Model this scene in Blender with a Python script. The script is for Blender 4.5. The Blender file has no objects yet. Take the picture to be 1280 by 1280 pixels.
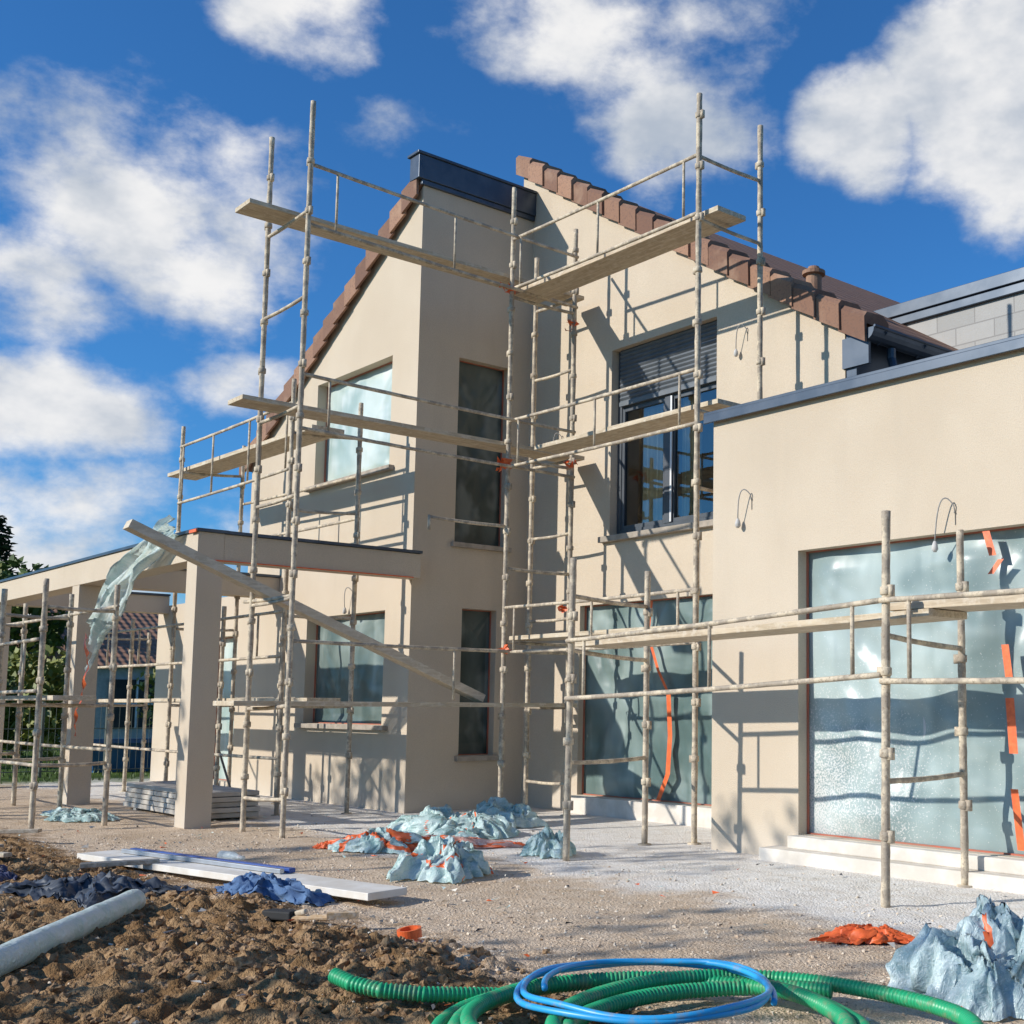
import bpy, math, random
from mathutils import Vector, Matrix, noise
random.seed(7)
sc=bpy.context.scene
RAD=math.radians
# ---------------------------------------------------------------- materials
def newmat(name):
    m=bpy.data.materials.new(name); m.use_nodes=True
    nt=m.node_tree
    return m,nt,nt.nodes['Principled BSDF']
def N(nt,t,**k):
    n=nt.nodes.new(t)
    for a,b in k.items(): setattr(n,a,b)
    return n
def mth(nt,op,a,b=None,c=None,clamp=False):
    n=N(nt,'ShaderNodeMath',operation=op); n.use_clamp=clamp
    for i,v in enumerate((a,b,c)):
        if v is None: continue
        if isinstance(v,(int,float)): n.inputs[i].default_value=v
        else: nt.links.new(v,n.inputs[i])
    return n.outputs[0]
def mix(nt,fac,a,b):
    n=N(nt,'ShaderNodeMix',data_type='RGBA')
    if isinstance(fac,(int,float)): n.inputs[0].default_value=fac
    else: nt.links.new(fac,n.inputs[0])
    for i,v in ((6,a),(7,b)):
        if isinstance(v,(tuple,list)): n.inputs[i].default_value=(*v[:3],1)
        else: nt.links.new(v,n.inputs[i])
    return n.outputs[2]
def pos(nt):
    return N(nt,'ShaderNodeTexCoord').outputs['Object']
def mapping(nt,vec,scale=(1,1,1),rot=(0,0,0)):
    m=N(nt,'ShaderNodeMapping'); m.inputs['Scale'].default_value=scale; m.inputs['Rotation'].default_value=rot
    nt.links.new(vec,m.inputs['Vector']); return m.outputs[0]
def nz(nt,vec,scale,detail=4,rough=.55,dist=0):
    n=N(nt,'ShaderNodeTexNoise'); n.inputs['Scale'].default_value=scale; n.inputs['Detail'].default_value=min(detail,3) if scale<100 else 1.5
    n.inputs['Roughness'].default_value=rough; n.inputs['Distortion'].default_value=dist
    nt.links.new(vec,n.inputs['Vector']); return n.outputs['Fac']
def sstep(nt,v,a,b):
    n=N(nt,'ShaderNodeMapRange',interpolation_type='SMOOTHSTEP')
    n.inputs[1].default_value=a; n.inputs[2].default_value=b
    nt.links.new(v,n.inputs[0]); return n.outputs[0]
def bump(nt,bs,h,strength=.3,dist=.01):
    b=N(nt,'ShaderNodeBump'); b.inputs['Strength'].default_value=strength; b.inputs['Distance'].default_value=dist
    nt.links.new(h,b.inputs['Height']); nt.links.new(b.outputs[0],bs.inputs['Normal'])
def simple(name,c1,c2=None,scale=8,rough=.8,bs_=.25,bscale=60,metal=0,bd=.005,stretch=(1,1,1)):
    m,nt,bs=newmat(name); p=pos(nt)
    c2=c2 or tuple(x*.8 for x in c1)
    f=sstep(nt,nz(nt,p,scale,3),.35,.65)
    nt.links.new(mix(nt,f,c1,c2),bs.inputs['Base Color'])
    bs.inputs['Roughness'].default_value=rough; bs.inputs['Metallic'].default_value=metal
    if bs_>=.2: bump(nt,bs,nz(nt,p,bscale,2),bs_,bd)
    return m
def m_stucco():
    m,nt,bs=newmat('beige_render'); p=pos(nt)
    a=nz(nt,p,.7,3,.6); b=nz(nt,mapping(nt,p,(3,3,.5)),1.2,3); g=nz(nt,p,120,2,.7)
    c=mix(nt,sstep(nt,a,.3,.7),(.575,.475,.36),(.63,.53,.41))
    c=mix(nt,mth(nt,'MULTIPLY',sstep(nt,b,.5,.75),.25),c,(.50,.42,.325))
    c=mix(nt,mth(nt,'MULTIPLY',sstep(nt,g,.38,.62),.38),c,(.46,.385,.29))
    s=N(nt,'ShaderNodeSeparateXYZ'); nt.links.new(p,s.inputs[0])
    z=mth(nt,'ADD',s.outputs[2],mth(nt,'MULTIPLY',a,-.5))
    c=mix(nt,mth(nt,'MULTIPLY',sstep(nt,z,.12,-.2),.45),c,(.60,.54,.46))
    nt.links.new(c,bs.inputs['Base Color']); bs.inputs['Roughness'].default_value=.95
    bs.inputs['Specular IOR Level'].default_value=.15
    bump(nt,bs,g,.8,.006)
    return m
def m_film(name,c1,c2,speck=False,alpha=0):
    """taut polythene masking film"""
    m,nt,bs=newmat(name); p=pos(nt)
    a=nz(nt,mapping(nt,p,(1,1,.6),(.2,.6,.1)),1.3,2,.5,.4)
    b=nz(nt,mapping(nt,p,(1.3,1.3,.22),(.35,.5,.25)),2.6,2,.5,.3)
    b2=nz(nt,mapping(nt,p,(.35,1.4,1.4),(.1,-.6,.2)),2.2,2,.5,.2)
    c=mix(nt,sstep(nt,a,.34,.68),c1,c2)
    hl=tuple(min(.85,x*1.25+.12) for x in c2)
    c=mix(nt,mth(nt,'MULTIPLY',sstep(nt,mth(nt,'ADD',b,b2),1.0,1.3),.45),c,hl)  # pale streaks: fold highlights painted into the film colour
    if speck:
        s=N(nt,'ShaderNodeSeparateXYZ'); nt.links.new(p,s.inputs[0])
        sp=nz(nt,p,70,2,.6)
        reg=mth(nt,'MULTIPLY',sstep(nt,mth(nt,'ADD',s.outputs[0],mth(nt,'MULTIPLY',a,1.6)),-4.2,-6.0),sstep(nt,s.outputs[2],1.9,.4))
        spk=sstep(nt,mth(nt,'ADD',sp,mth(nt,'MULTIPLY',reg,.26)),.64,.78)
        c=mix(nt,mth(nt,'MULTIPLY',spk,.85),c,(.74,.73,.70))
    nt.links.new(c,bs.inputs['Base Color']); bs.inputs['Roughness'].default_value=.32
    bs.inputs['Specular IOR Level'].default_value=.4
    bump(nt,bs,mth(nt,'ADD',b,b2),.45,.05)
    if alpha:
        nt.links.new(mth(nt,'ADD',mth(nt,'MULTIPLY',sstep(nt,a,.35,.7),.2),alpha,clamp=True),bs.inputs['Alpha'])
    return m
def m_pile(name,c1,c2,fs=3,alpha=.95,tl=.15):
    """loose, crumpled thin plastic sheet"""
    m,nt,bs=newmat(name); p=pos(nt)
    a=nz(nt,p,2.2*fs,3,.6,.5); b=nz(nt,mapping(nt,p,(1.4,.6,1),(.3,.4,.9)),9*fs,3,.6,.8)
    c=mix(nt,sstep(nt,a,.35,.65),c1,c2)
    hl=tuple(min(.88,x*1.15+.1) for x in c2)
    c=mix(nt,mth(nt,'MULTIPLY',sstep(nt,mth(nt,'ABSOLUTE',mth(nt,'SUBTRACT',b,.5)),.04,0),.5),c,hl)  # thin pale lines: crease glints put into the base colour
    nt.links.new(c,bs.inputs['Base Color']); bs.inputs['Roughness'].default_value=.28
    bs.inputs['Specular IOR Level'].default_value=.5
    bump(nt,bs,mth(nt,'ADD',b,a),.7,.02)
    t=N(nt,'ShaderNodeBsdfTranslucent'); nt.links.new(c,t.inputs[0])
    m1=N(nt,'ShaderNodeMixShader'); m1.inputs[0].default_value=tl
    nt.links.new(bs.outputs[0],m1.inputs[1]); nt.links.new(t.outputs[0],m1.inputs[2])
    tr=N(nt,'ShaderNodeBsdfTransparent'); m2=N(nt,'ShaderNodeMixShader'); m2.inputs[0].default_value=alpha
    nt.links.new(tr.outputs[0],m2.inputs[1]); nt.links.new(m1.outputs[0],m2.inputs[2])
    nt.links.new(m2.outputs[0],nt.nodes['Material Output'].inputs[0])
    return m
def m_pole():
    m,nt,bs=newmat('plastered_steel'); p=pos(nt)
    a=nz(nt,p,9,3,.65); b=nz(nt,p,55,3,.7)
    c=mix(nt,sstep(nt,a,.42,.6),(.36,.30,.23),(.62,.52,.38))
    c=mix(nt,mth(nt,'MULTIPLY',sstep(nt,b,.54,.68),.65),c,(.20,.145,.10))
    nt.links.new(c,bs.inputs['Base Color']); bs.inputs['Roughness'].default_value=.8
    bump(nt,bs,b,.6,.005); return m
def m_wood(name,c1,c2,ax=(1,9,9)):
    m,nt,bs=newmat(name); p=pos(nt)
    g=nz(nt,mapping(nt,p,ax),4,4,.65,.3); b=nz(nt,p,14,4,.7)
    c=mix(nt,sstep(nt,g,.35,.68),c1,c2)
    c=mix(nt,mth(nt,'MULTIPLY',sstep(nt,b,.5,.65),.55),c,(.66,.59,.48))
    nt.links.new(c,bs.inputs['Base Color']); bs.inputs['Roughness'].default_value=.9
    bump(nt,bs,g,.5,.006); return m
def m_blocks():
    m,nt,bs=newmat('concrete_blocks'); p=pos(nt)
    s=N(nt,'ShaderNodeSeparateXYZ'); nt.links.new(p,s.inputs[0]); cb=N(nt,'ShaderNodeCombineXYZ')
    nt.links.new(s.outputs[0],cb.inputs[0]); nt.links.new(s.outputs[2],cb.inputs[1])
    br=N(nt,'ShaderNodeTexBrick'); nt.links.new(cb.outputs[0],br.inputs['Vector'])
    br.inputs['Scale'].default_value=1; br.inputs['Brick Width'].default_value=.5; br.inputs['Row Height'].default_value=.2
    br.inputs['Mortar Size'].default_value=.008
    br.inputs['Color1'].default_value=(.34,.335,.32,1); br.inputs['Color2'].default_value=(.42,.41,.39,1); br.inputs['Mortar'].default_value=(.26,.25,.24,1)
    c=mix(nt,mth(nt,'MULTIPLY',nz(nt,p,12,4),.4),br.outputs[0],(.3,.29,.27))
    nt.links.new(c,bs.inputs['Base Color']); bs.inputs['Roughness'].default_value=.95
    bump(nt,bs,nz(nt,p,50,3),.5,.006); return m
def m_tile():
    m,nt,bs=newmat('clay_tile'); p=pos(nt); oi=N(nt,'ShaderNodeNewGeometry')
    a=nz(nt,p,3,3); b=nz(nt,p,40,3,.7)
    c=mix(nt,oi.outputs['Random Per Island'],(.17,.085,.055),(.36,.20,.125))
    c=mix(nt,mth(nt,'MULTIPLY',sstep(nt,b,.5,.65),.5),c,(.12,.07,.055))
    c=mix(nt,mth(nt,'MULTIPLY',sstep(nt,a,.5,.7),.4),c,(.42,.28,.19))
    nt.links.new(c,bs.inputs['Base Color']); bs.inputs['Roughness'].default_value=.85
    bump(nt,bs,b,.4,.006); return m
def m_rooftile(name='roof_tiles'):
    m,nt,bs=newmat(name); p=pos(nt)
    w=N(nt,'ShaderNodeTexWave'); w.bands_direction='Y'; w.inputs['Scale'].default_value=1.3; nt.links.new(p,w.inputs['Vector'])
    w2=N(nt,'ShaderNodeTexWave'); w2.bands_direction='X'; w2.inputs['Scale'].default_value=.9; nt.links.new(p,w2.inputs['Vector'])
    c=mix(nt,nz(nt,p,5,3),(.16,.08,.05),(.30,.16,.10))
    nt.links.new(c,bs.inputs['Base Color']); bs.inputs['Roughness'].default_value=.85
    bump(nt,bs,mth(nt,'ADD',w.outputs['Fac'],w2.outputs['Fac']),.8,.05); return m
def m_ground():
    m,nt,bs=newmat('building_site_ground'); p=pos(nt)
    s=N(nt,'ShaderNodeSeparateXYZ'); nt.links.new(p,s.inputs[0])
    n1=nz(nt,p,.9,3,.6); n2=nz(nt,p,6,3,.65); n3=nz(nt,p,38,3,.7); n4=nz(nt,p,130,2,.7)
    v2=N(nt,'ShaderNodeTexVoronoi'); v2.inputs['Scale'].default_value=60; nt.links.new(p,v2.inputs['Vector'])
    dirt=mix(nt,sstep(nt,n2,.35,.68),(.20,.115,.052),(.39,.25,.13))
    dirt=mix(nt,mth(nt,'MULTIPLY',sstep(nt,n1,.5,.7),.5),dirt,(.45,.31,.175))
    dirt=mix(nt,mth(nt,'MULTIPLY',sstep(nt,n3,.52,.66),.7),dirt,(.085,.045,.022))
    grav=mix(nt,sstep(nt,n2,.3,.7),(.57,.42,.28),(.69,.54,.39))
    bw=N(nt,'ShaderNodeSeparateColor'); nt.links.new(v2.outputs['Color'],bw.inputs[0])
    grav=mix(nt,mth(nt,'MULTIPLY',bw.outputs[0],.35),grav,(.76,.66,.53))
    grav=mix(nt,mth(nt,'MULTIPLY',sstep(nt,n4,.54,.66),.6),grav,(.27,.17,.10))
    grav=mix(nt,mth(nt,'MULTIPLY',sstep(nt,n1,.52,.68),.4),grav,(.46,.33,.21))
    white=mix(nt,sstep(nt,n2,.35,.7),(.86,.82,.76),(.74,.68,.60))
    white=mix(nt,mth(nt,'MULTIPLY',sstep(nt,n4,.57,.68),.35),white,(.48,.41,.34))
    white=mix(nt,mth(nt,'MULTIPLY',sstep(nt,n3,.56,.68),.3),white,(.58,.50,.42))
    grass=mix(nt,sstep(nt,n3,.3,.7),(.05,.09,.015),(.11,.16,.035))
    wob=mth(nt,'MULTIPLY',mth(nt,'SUBTRACT',n1,.5),2.0)
    wob=mth(nt,'ADD',wob,mth(nt,'MULTIPLY',mth(nt,'SUBTRACT',n2,.5),.8))
    y=mth(nt,'ADD',s.outputs[1],wob)
    c=mix(nt,sstep(nt,y,2.9,3.5),dirt,grav)
    c=mix(nt,sstep(nt,y,5.1,5.7),c,white)
    xw=mth(nt,'ADD',s.outputs[0],mth(nt,'MULTIPLY',wob,1.5))
    c=mix(nt,sstep(nt,xw,-20.0,-22.0),c,grass)
    c=mix(nt,sstep(nt,xw,5,8),c,grass)
    c=mix(nt,sstep(nt,y,-5,-7),c,grass)
    nt.links.new(c,bs.inputs['Base Color']); bs.inputs['Roughness'].default_value=1
    bs.inputs['Specular IOR Level'].default_value=.1
    h=mth(nt,'ADD',n3,mth(nt,'MULTIPLY',v2.outputs['Distance'],-.5))
    h=mth(nt,'ADD',h,mth(nt,'MULTIPLY',n4,.6))
    bump(nt,bs,h,.8,.016)
    return m
def m_leaf(name,c1,c2,tl=True):
    m,nt,bs=newmat(name); oi=N(nt,'ShaderNodeNewGeometry')
    nt.links.new(mix(nt,oi.outputs['Random Per Island'],c1,c2),bs.inputs['Base Color'])
    bs.inputs['Roughness'].default_value=.6
    return m
def m_glass():
    m,nt,bs=newmat('window_glass')
    g=N(nt,'ShaderNodeBsdfGlossy'); g.inputs['Roughness'].default_value=.02; g.inputs[0].default_value=(.9,.95,1,1)
    t=N(nt,'ShaderNodeBsdfTransparent'); t.inputs[0].default_value=(.85,.9,.9,1)
    fr=N(nt,'ShaderNodeFresnel'); fr.inputs[0].default_value=1.8
    mx=N(nt,'ShaderNodeMixShader')
    nt.links.new(mth(nt,'ADD',fr.outputs[0],.05,clamp=True),mx.inputs[0]); nt.links.new(t.outputs[0],mx.inputs[1]); nt.links.new(g.outputs[0],mx.inputs[2])
    nt.links.new(mx.outputs[0],nt.nodes['Material Output'].inputs[0]); return m

STUC=m_stucco()
POLE=m_pole()
BOARD=m_wood('plastered_board',(.45,.36,.25),(.62,.52,.38))
BOARDY=m_wood('plastered_board_y',(.45,.36,.25),(.62,.52,.38),(9,1,9))
ZINC=simple('dark_zinc',(.045,.065,.095),(.075,.095,.125),3,.4,.15,8,.4)
ANTH=simple('anthracite_frame',(.05,.06,.072),(.065,.075,.09),6,.45,.1)
SHUT=simple('shutter_grey',(.10,.115,.13),(.13,.145,.16),4,.5,.1)
SILL=simple('stone_sill',(.40,.34,.28),(.30,.26,.21),9,.85)
TILE=m_tile(); ROOFT=m_rooftile(); BLOCK=m_blocks()
ORANGE=simple('orange_tape',(.85,.16,.04),(.70,.12,.03),20,.45,.3,30)
ORED=simple('orange_red_tape',(.45,.12,.07),(.35,.14,.09),9,.6,.3,30)
DARK=simple('dark_interior',(.03,.032,.03),(.05,.05,.045),3,.9,.1)  # near-black colour stands in for the shade of unlit rooms
PL_D=m_film('masking_film_pale',(.24,.32,.315),(.44,.52,.50),True,.78)
PL_C=m_film('masking_film_teal',(.12,.185,.175),(.27,.34,.32),False,.78)
PL_L=m_film('masking_film_grey',(.08,.12,.115),(.22,.27,.25))
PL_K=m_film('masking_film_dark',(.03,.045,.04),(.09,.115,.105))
PL_A=m_film('masking_film_bright',(.33,.43,.40),(.58,.65,.60))
PL_P=m_pile('plastic_film_crumpled',(.34,.53,.50),(.62,.76,.72))
PL_H=m_pile('plastic_film_hanging',(.46,.60,.58),(.68,.78,.75),1.5,.9,.25)
GROUND=m_ground()
# ---------------------------------------------------------------- mesh builder
def empty(name):
    e=bpy.data.objects.new(name,None); sc.collection.objects.link(e); return e
class MB:
    def __init__(s): s.v=[];s.f=[];s.m=[]
    def add(s,vs,fs,mi=0):
        o=len(s.v); s.v+= [tuple(v) for v in vs]; s.f+=[tuple(o+i for i in f) for f in fs]; s.m+=[mi]*len(fs)
    def quad(s,a,b,c,d,mi=0): s.add([a,b,c,d],[(0,1,2,3)],mi)
    def box(s,x0,x1,y0,y1,z0,z1,mi=0,M=None):
        vs=[Vector((x,y,z)) for z in (z0,z1) for y in (y0,y1) for x in (x0,x1)]
        if M is not None: vs=[M@v for v in vs]
        s.add(vs,[(0,2,3,1),(4,5,7,6),(0,1,5,4),(1,3,7,5),(3,2,6,7),(2,0,4,6)],mi)
    def beam(s,p0,p1,w,t,mi=0,up=(0,0,1)):
        p0=Vector(p0);p1=Vector(p1);d=(p1-p0);L=d.length;d.normalize()
        sd=d.cross(Vector(up)).normalized();u=sd.cross(d)
        M=Matrix(((d.x,sd.x,u.x,p0.x),(d.y,sd.y,u.y,p0.y),(d.z,sd.z,u.z,p0.z),(0,0,0,1)))
        s.box(0,L,-w/2,w/2,-t/2,t/2,mi,M)
    def tube(s,pts,r,n=8,mi=0,jit=0,cap=True):
        pts=[Vector(p) for p in pts]; k=len(pts)
        up=Vector((0,0,1)); prev=None
        vs=[]
        for i,p in enumerate(pts):
            d=(pts[min(i+1,k-1)]-pts[max(i-1,0)]).normalized()
            if prev is None:
                a=d.cross(up); 
                if a.length<.1: a=d.cross(Vector((1,0,0)))
                a.normalize()
            else:
                a=(prev-d*prev.dot(d)).normalized()
            prev=a; b=d.cross(a)
            rr=r[i] if isinstance(r,(list,tuple)) else r
            for j in range(n):
                t=2*math.pi*j/n; q=rr*(1+random.uniform(-jit,jit))
                vs.append(p+a*math.cos(t)*q+b*math.sin(t)*q)
        fs=[]
        for i in range(k-1):
            for j in range(n):
                a0=i*n+j;a1=i*n+(j+1)%n
                fs.append((a0,a1,a1+n,a0+n))
        if cap: fs+= [tuple(range(n-1,-1,-1)),tuple(range((k-1)*n,k*n))]
        s.add(vs,fs,mi)
    def obj(s,name,mats,parent=None,smooth=False,bevel=0):
        me=bpy.data.meshes.new(name); me.from_pydata(s.v,[],s.f)
        for m in mats: me.materials.append(m)
        me.polygons.foreach_set('material_index',s.m)
        if smooth: me.polygons.foreach_set('use_smooth',[True]*len(s.f))
        me.update()
        o=bpy.data.objects.new(name,me); sc.collection.objects.link(o)
        if parent: o.parent=parent
        if bevel:
            b=o.modifiers.new('bevel','BEVEL'); b.width=bevel; b.segments=2; b.limit_method='ANGLE'
        return o
def fbm(x,y,z=0,o=4):
    return noise.fractal(Vector((x,y,z)),1.0,2.0,o)
# ---------------------------------------------------------------- ground
def sm(a,b,x):
    t=max(0,min(1,(x-a)/(b-a))); return t*t*(3-2*t)
def gh(x,y):
    """terrain height"""
    if y>12 or y<-30 or x<-30 or x>12: return 0.0
    w=fbm(x*.8,y*.8,3,3)*.5
    d=1-sm(2.7,3.6,y+w)                        # churned soil
    h=0
    if d>0:
        cl=abs(fbm(x*4.2,y*4.2,8,4)); f2=fbm(x*12,y*12,2,4)
        r_=1-abs(noise.noise(Vector((x*9,y*9,4))))*2
        q=.04*fbm(x*1.3,y*1.3,1,4)+.03+.06*cl+.03*f2+.018*r_*r_*sm(-.3,.4,f2)+.012*abs(fbm(x*30,y*30,6,2))
        flat=.75*math.exp(-(((x+3.5)/1.1)**2+((y-2.9)/.9)**2)**2)
        h+=d*q*(1-flat)
        h+=d*.08*math.exp(-(((x+5.3)/.8)**2+((y-2.55)/.45)**2))
    h+=(1-d)*(.012*fbm(x*2,y*2,4,3)+.006*fbm(x*14,y*14,5,2))*(1-sm(6.5,7,y))
    return h
def lin(a,b,st):
    n=int(round((b-a)/st)); return [a+(b-a)*i/n for i in range(n)]
xs=[-3000,-900,-300,-120,-70,-45]+lin(-35,-14,.7)+lin(-14,-8,.045)+lin(-8,-2.2,.018)+lin(-2.2,8,.6)+[8,15,30,80,300,1000,3000]
ys=[-3000,-900,-300,-120,-60,-30]+lin(-20,.8,.6)+lin(.8,3.9,.018)+lin(3.9,7.4,.08)+lin(7.4,20,.9)+[20,30,60,150,400,1200,3000]
g=MB()
vs=[(x,y,gh(x,y)) for y in ys for x in xs]
nx=len(xs)
fs=[(j*nx+i,j*nx+i+1,(j+1)*nx+i+1,(j+1)*nx+i) for j in range(len(ys)-1) for i in range(nx-1)]
g.add(vs,fs); g.obj('ground',[GROUND],smooth=True)
def stones(name,n,region,smin,smax,mat,sink=.3,power=2.5,sub=1):
    import bmesh
    bm=bmesh.new(); bmesh.ops.create_icosphere(bm,subdivisions=sub,radius=1)
    bv=[v.co.copy() for v in bm.verts]; bf=[tuple(v.index for v in f.verts) for f in bm.faces]; bm.free()
    mb=MB()
    for i in range(n):
        x,y=region()
        s=smin+(smax-smin)*random.random()**power
        z=gh(x,y)+s*(1-sink)*.25
        R=Matrix.Rotation(random.uniform(0,6.28),3,'Z')@Matrix.Rotation(random.uniform(0,6.28),3,'X')
        sx,sy,sz=random.uniform(.7,1.3),random.uniform(.5,1.1),random.uniform(.4,.8)
        off=random.uniform(0,100)
        vs=[]
        for c in bv:
            q=1+.7*noise.noise(c*1.5+Vector((off,0,0)))+.5*noise.noise(c*3.7+Vector((0,off,0)))
            vs.append(R@Vector((c.x*sx,c.y*sy,c.z*sz))*s*q+Vector((x,y,z)))
        mb.add(vs,bf)
    return mb.obj(name,[mat],smooth=False)
DIRTM=simple('soil_clod',(.38,.245,.13),(.18,.10,.048),30,1,.9,45,bd=.012)
PEB=simple('limestone_pebble',(.74,.65,.52),(.50,.38,.27),5,.95,.4,90)
def reg_dirt():
    while True:
        x=random.uniform(-11,-2.5);y=random.uniform(.7,3.3)
        if y+fbm(x*.8,y*.8,3,3)*.5<3.0 and noise.noise(Vector((x*1.7,y*1.7,0)))>random.uniform(-.5,.3): return x,y
def reg_heap():
    return random.gauss(-5.2,.75),random.gauss(2.55,.35)
stones('soil_clods',3000,reg_dirt,.005,.036,DIRTM,sub=2,power=4)
stones('soil_clod_heap',700,reg_heap,.006,.042,DIRTM,sub=2,power=3.5)
stones('gravel',6000,lambda:(random.uniform(-12,-1.5),random.gauss(4.0,1.1)),.004,.014,PEB)
# ---------------------------------------------------------------- house
house=empty('house')
def wall(mb,axis,c,a0,a1,z0,topf,holes,depth,extra=(),mi=0):
    P=(lambda a,z,d=0:(a,c+d,z)) if axis=='y' else (lambda a,z,d=0:(c-d,a,z))
    cuts=sorted(set([a0,a1]+[h[0] for h in holes]+[h[1] for h in holes]+list(extra)))
    for p,q in zip(cuts[:-1],cuts[1:]):
        hs=sorted([h for h in holes if h[0]<=p+1e-6 and h[1]>=q-1e-6],key=lambda h:h[2])
        z=z0
        for h in hs:
            if h[2]>z: mb.quad(P(p,z),P(q,z),P(q,h[2]),P(p,h[2]),mi)
            z=h[3]
        mb.quad(P(p,z),P(q,z),P(q,topf(q)),P(p,topf(p)),mi)
    for h in holes:
        b0,b1,y0,y1=h[:4]
        for (s,t),(u,w) in (((b0,y0),(b0,y1)),((b0,y1),(b1,y1)),((b1,y1),(b1,y0)),((b1,y0),(b0,y0))):
            mb.quad(P(s,t),P(u,w),P(u,w,depth),P(s,t,depth),mi)
XA,YA,YC,YD=-12.56,7.10,8.68,7.30
w=MB()
slA=.585
topA=lambda x:7.36+slA*(x-XA) 
wall(w,'y',YA,-17.15,XA,-.3,topA,[(-15.15,-13.17,4.06,5.42),(-15.2,-13.15,.98,2.33)],.24)
wall(w,'y',YA,-20.6,-17.15,-.3,lambda x:2.78,[(-18.4,-17.4,.12,2.2)],.24)
wall(w,'x',XA,YA,YC,-.3,lambda y:7.45,[(7.65,8.36,3.14,5.38),(7.78,8.26,.63,2.36)],.24)
slC=.605
topC=lambda x:7.98-slC*(x-XA)
wall(w,'y',YC,XA,-7.38,-.3,topC,[(-10.92,-9.15,3.15,5.33),(-11.45,-8.3,.2,2.38)],.24)
w.quad((-12.8,YC,7.2),(XA,YC,7.2),(XA,YC,topC(XA)),(-12.8,YC,8.08))
wall(w,'y',YD,-7.73,1.5,-.3,lambda x:3.77,[(-6.72,-3.3,.2,2.48)],.24)
w.quad((-7.73,YD,-.3),(-7.73,YC,-.3),(-7.73,YC,3.77),(-7.73,YD,3.77))
w.quad((-20.6,YA,-.3),(-20.6,17,-.3),(-20.6,17,2.78),(-20.6,YA,2.78))
w.quad((-17.15,YA,2.78),(-17.15,17,2.78),(-17.15,17,4.67),(-17.15,YA,4.67))
w.quad((-20.6,17,-.3),(1.5,17,-.3),(1.5,17,3.5),(-20.6,17,3.5))
w.quad((1.5,YD,-.3),(1.5,17,-.3),(1.5,17,3.77),(1.5,YD,3.77))
w.quad((-12.8,YC,7.2),(-12.8,17,7.2),(-12.8,17,8.08),(-12.8,YC,8.08))
w.obj('rendered_walls',[STUC],house)
r=MB(); r.box(-7.7,1.45,YD+.25,17,3.45,3.55); r.box(-20.5,-17.2,YA+.05,17,2.72,2.76)
r.obj('flat_roof',[simple('roof_membrane',(.2,.2,.2),(.15,.15,.15))],house)
r=MB()
def slab(x0,z0,x1,z1,y0,y1,t):
    r.add([(x0,y0,z0),(x1,y0,z1),(x1,y1,z1),(x0,y1,z0),(x0,y0,z0-t),(x1,y0,z1-t),(x1,y1,z1-t),(x0,y1,z0-t)],
      [(0,1,2,3),(4,7,6,5),(0,4,5,1),(1,5,6,2),(2,6,7,3),(3,7,4,0)])
slab(-12.86,topC(-12.86)+.10,-7.12,topC(-7.12)+.10,8.66,17.1,.09)
slab(-17.35,topA(-17.35)+.12,XA-.02,topA(XA)+.12,7.06,17.1,.11)
r.obj('roof_slopes',[ROOFT],house)
t=MB()
def verge(xs0,xs1,zf,n,sgn,yf,hgt,wid):
    L=(xs1-xs0)/n
    for i in range(n):
        xa=xs0+L*i-L*.06; xb=xs0+L*(i+1)+L*.06
        za=zf(xa);zb=zf(xb)
        la,lb=(.0,.05) if sgn>0 else (.05,.0)
        j=random.uniform(-.01,.01)
        y0=yf+j; y1=yf+wid
        h=hgt
        vs=[]
        for (x,z,l,g) in ((xa,za,la,1.0 if sgn>0 else 1.1),(xb,zb,lb,1.1 if sgn>0 else 1.0)):
            yy=y0-(.02 if l>0 else 0)
            vs+=[(x,yy,z+l-h*.95*g+.0),(x,yy-.006,z+l+.02),(x,yy+.035,z+l+.07),(x,y1-.08,z+l+.085),(x,y1,z+l+.02),(x,y1,z+l-.05),(x,yy+.03,z+l-.04),(x,yy+.03,z+l-h*.95*g)]
        n8=8
        fs=[(k,(k+1)%n8,(k+1)%n8+n8,k+n8) for k in range(n8)]+[tuple(range(n8-1,-1,-1)),tuple(range(n8,2*n8))]
        t.add(vs,fs)
verge(-12.86,-7.08,lambda x:topC(x)+.10,19,1,8.60,.21,.34)
verge(-17.35,XA-.04,lambda x:topA(x)+.12,17,-1,7.02,.24,.34)
t.obj('verge_tiles',[TILE],house)
z=MB()
z.box(XA-.16,XA+.055,7.0,YC-.004,7.42,7.71)
z.box(XA-.19,XA+.075,6.975,YC-.006,7.712,7.745)
z.box(XA-.008,XA+.035,7.06,YC-.004,7.36,7.418)
z.obj('zinc_ridge_flashing',[ZINC],house,bevel=.006)
z=MB()
z.box(-7.80,1.6,YD-.06,YD+.32,3.772,3.80); z.box(-7.80,1.6,YD-.062,YD-.045,3.70,3.775)
z.box(-7.802,-7.45,YD+.325,YC-.004,3.772,3.80); z.box(-7.802,-7.785,YD+.33,YC-.004,3.70,3.768)
z.obj('zinc_coping',[ZINC],house,bevel=.004)
z=MB()
z.box(-7.372,-7.25,YC+.01,16.5,4.28,topC(-7.3)-.02)
z.box(-7.40,-7.08,YC-.02,YC+.012,4.40,topC(-7.25)-.08)
gp=[]
n=9
for i in range(n):
    a=math.pi+math.pi*i/(n-1); gp.append((-7.08+.1*math.cos(a),4.72+.11*math.sin(a)))
for y0,y1 in ((8.62,16.6),):
    vs=[(x,y,zz) for y in (y0,y1) for x,zz in gp]
    z.add(vs,[(i,i+1,i+1+n,i+n) for i in range(n-1)]+[tuple(range(n))])
z.tube([(-6.975,8.62,4.725),(-6.975,16.6,4.725)],.013,6)
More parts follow.
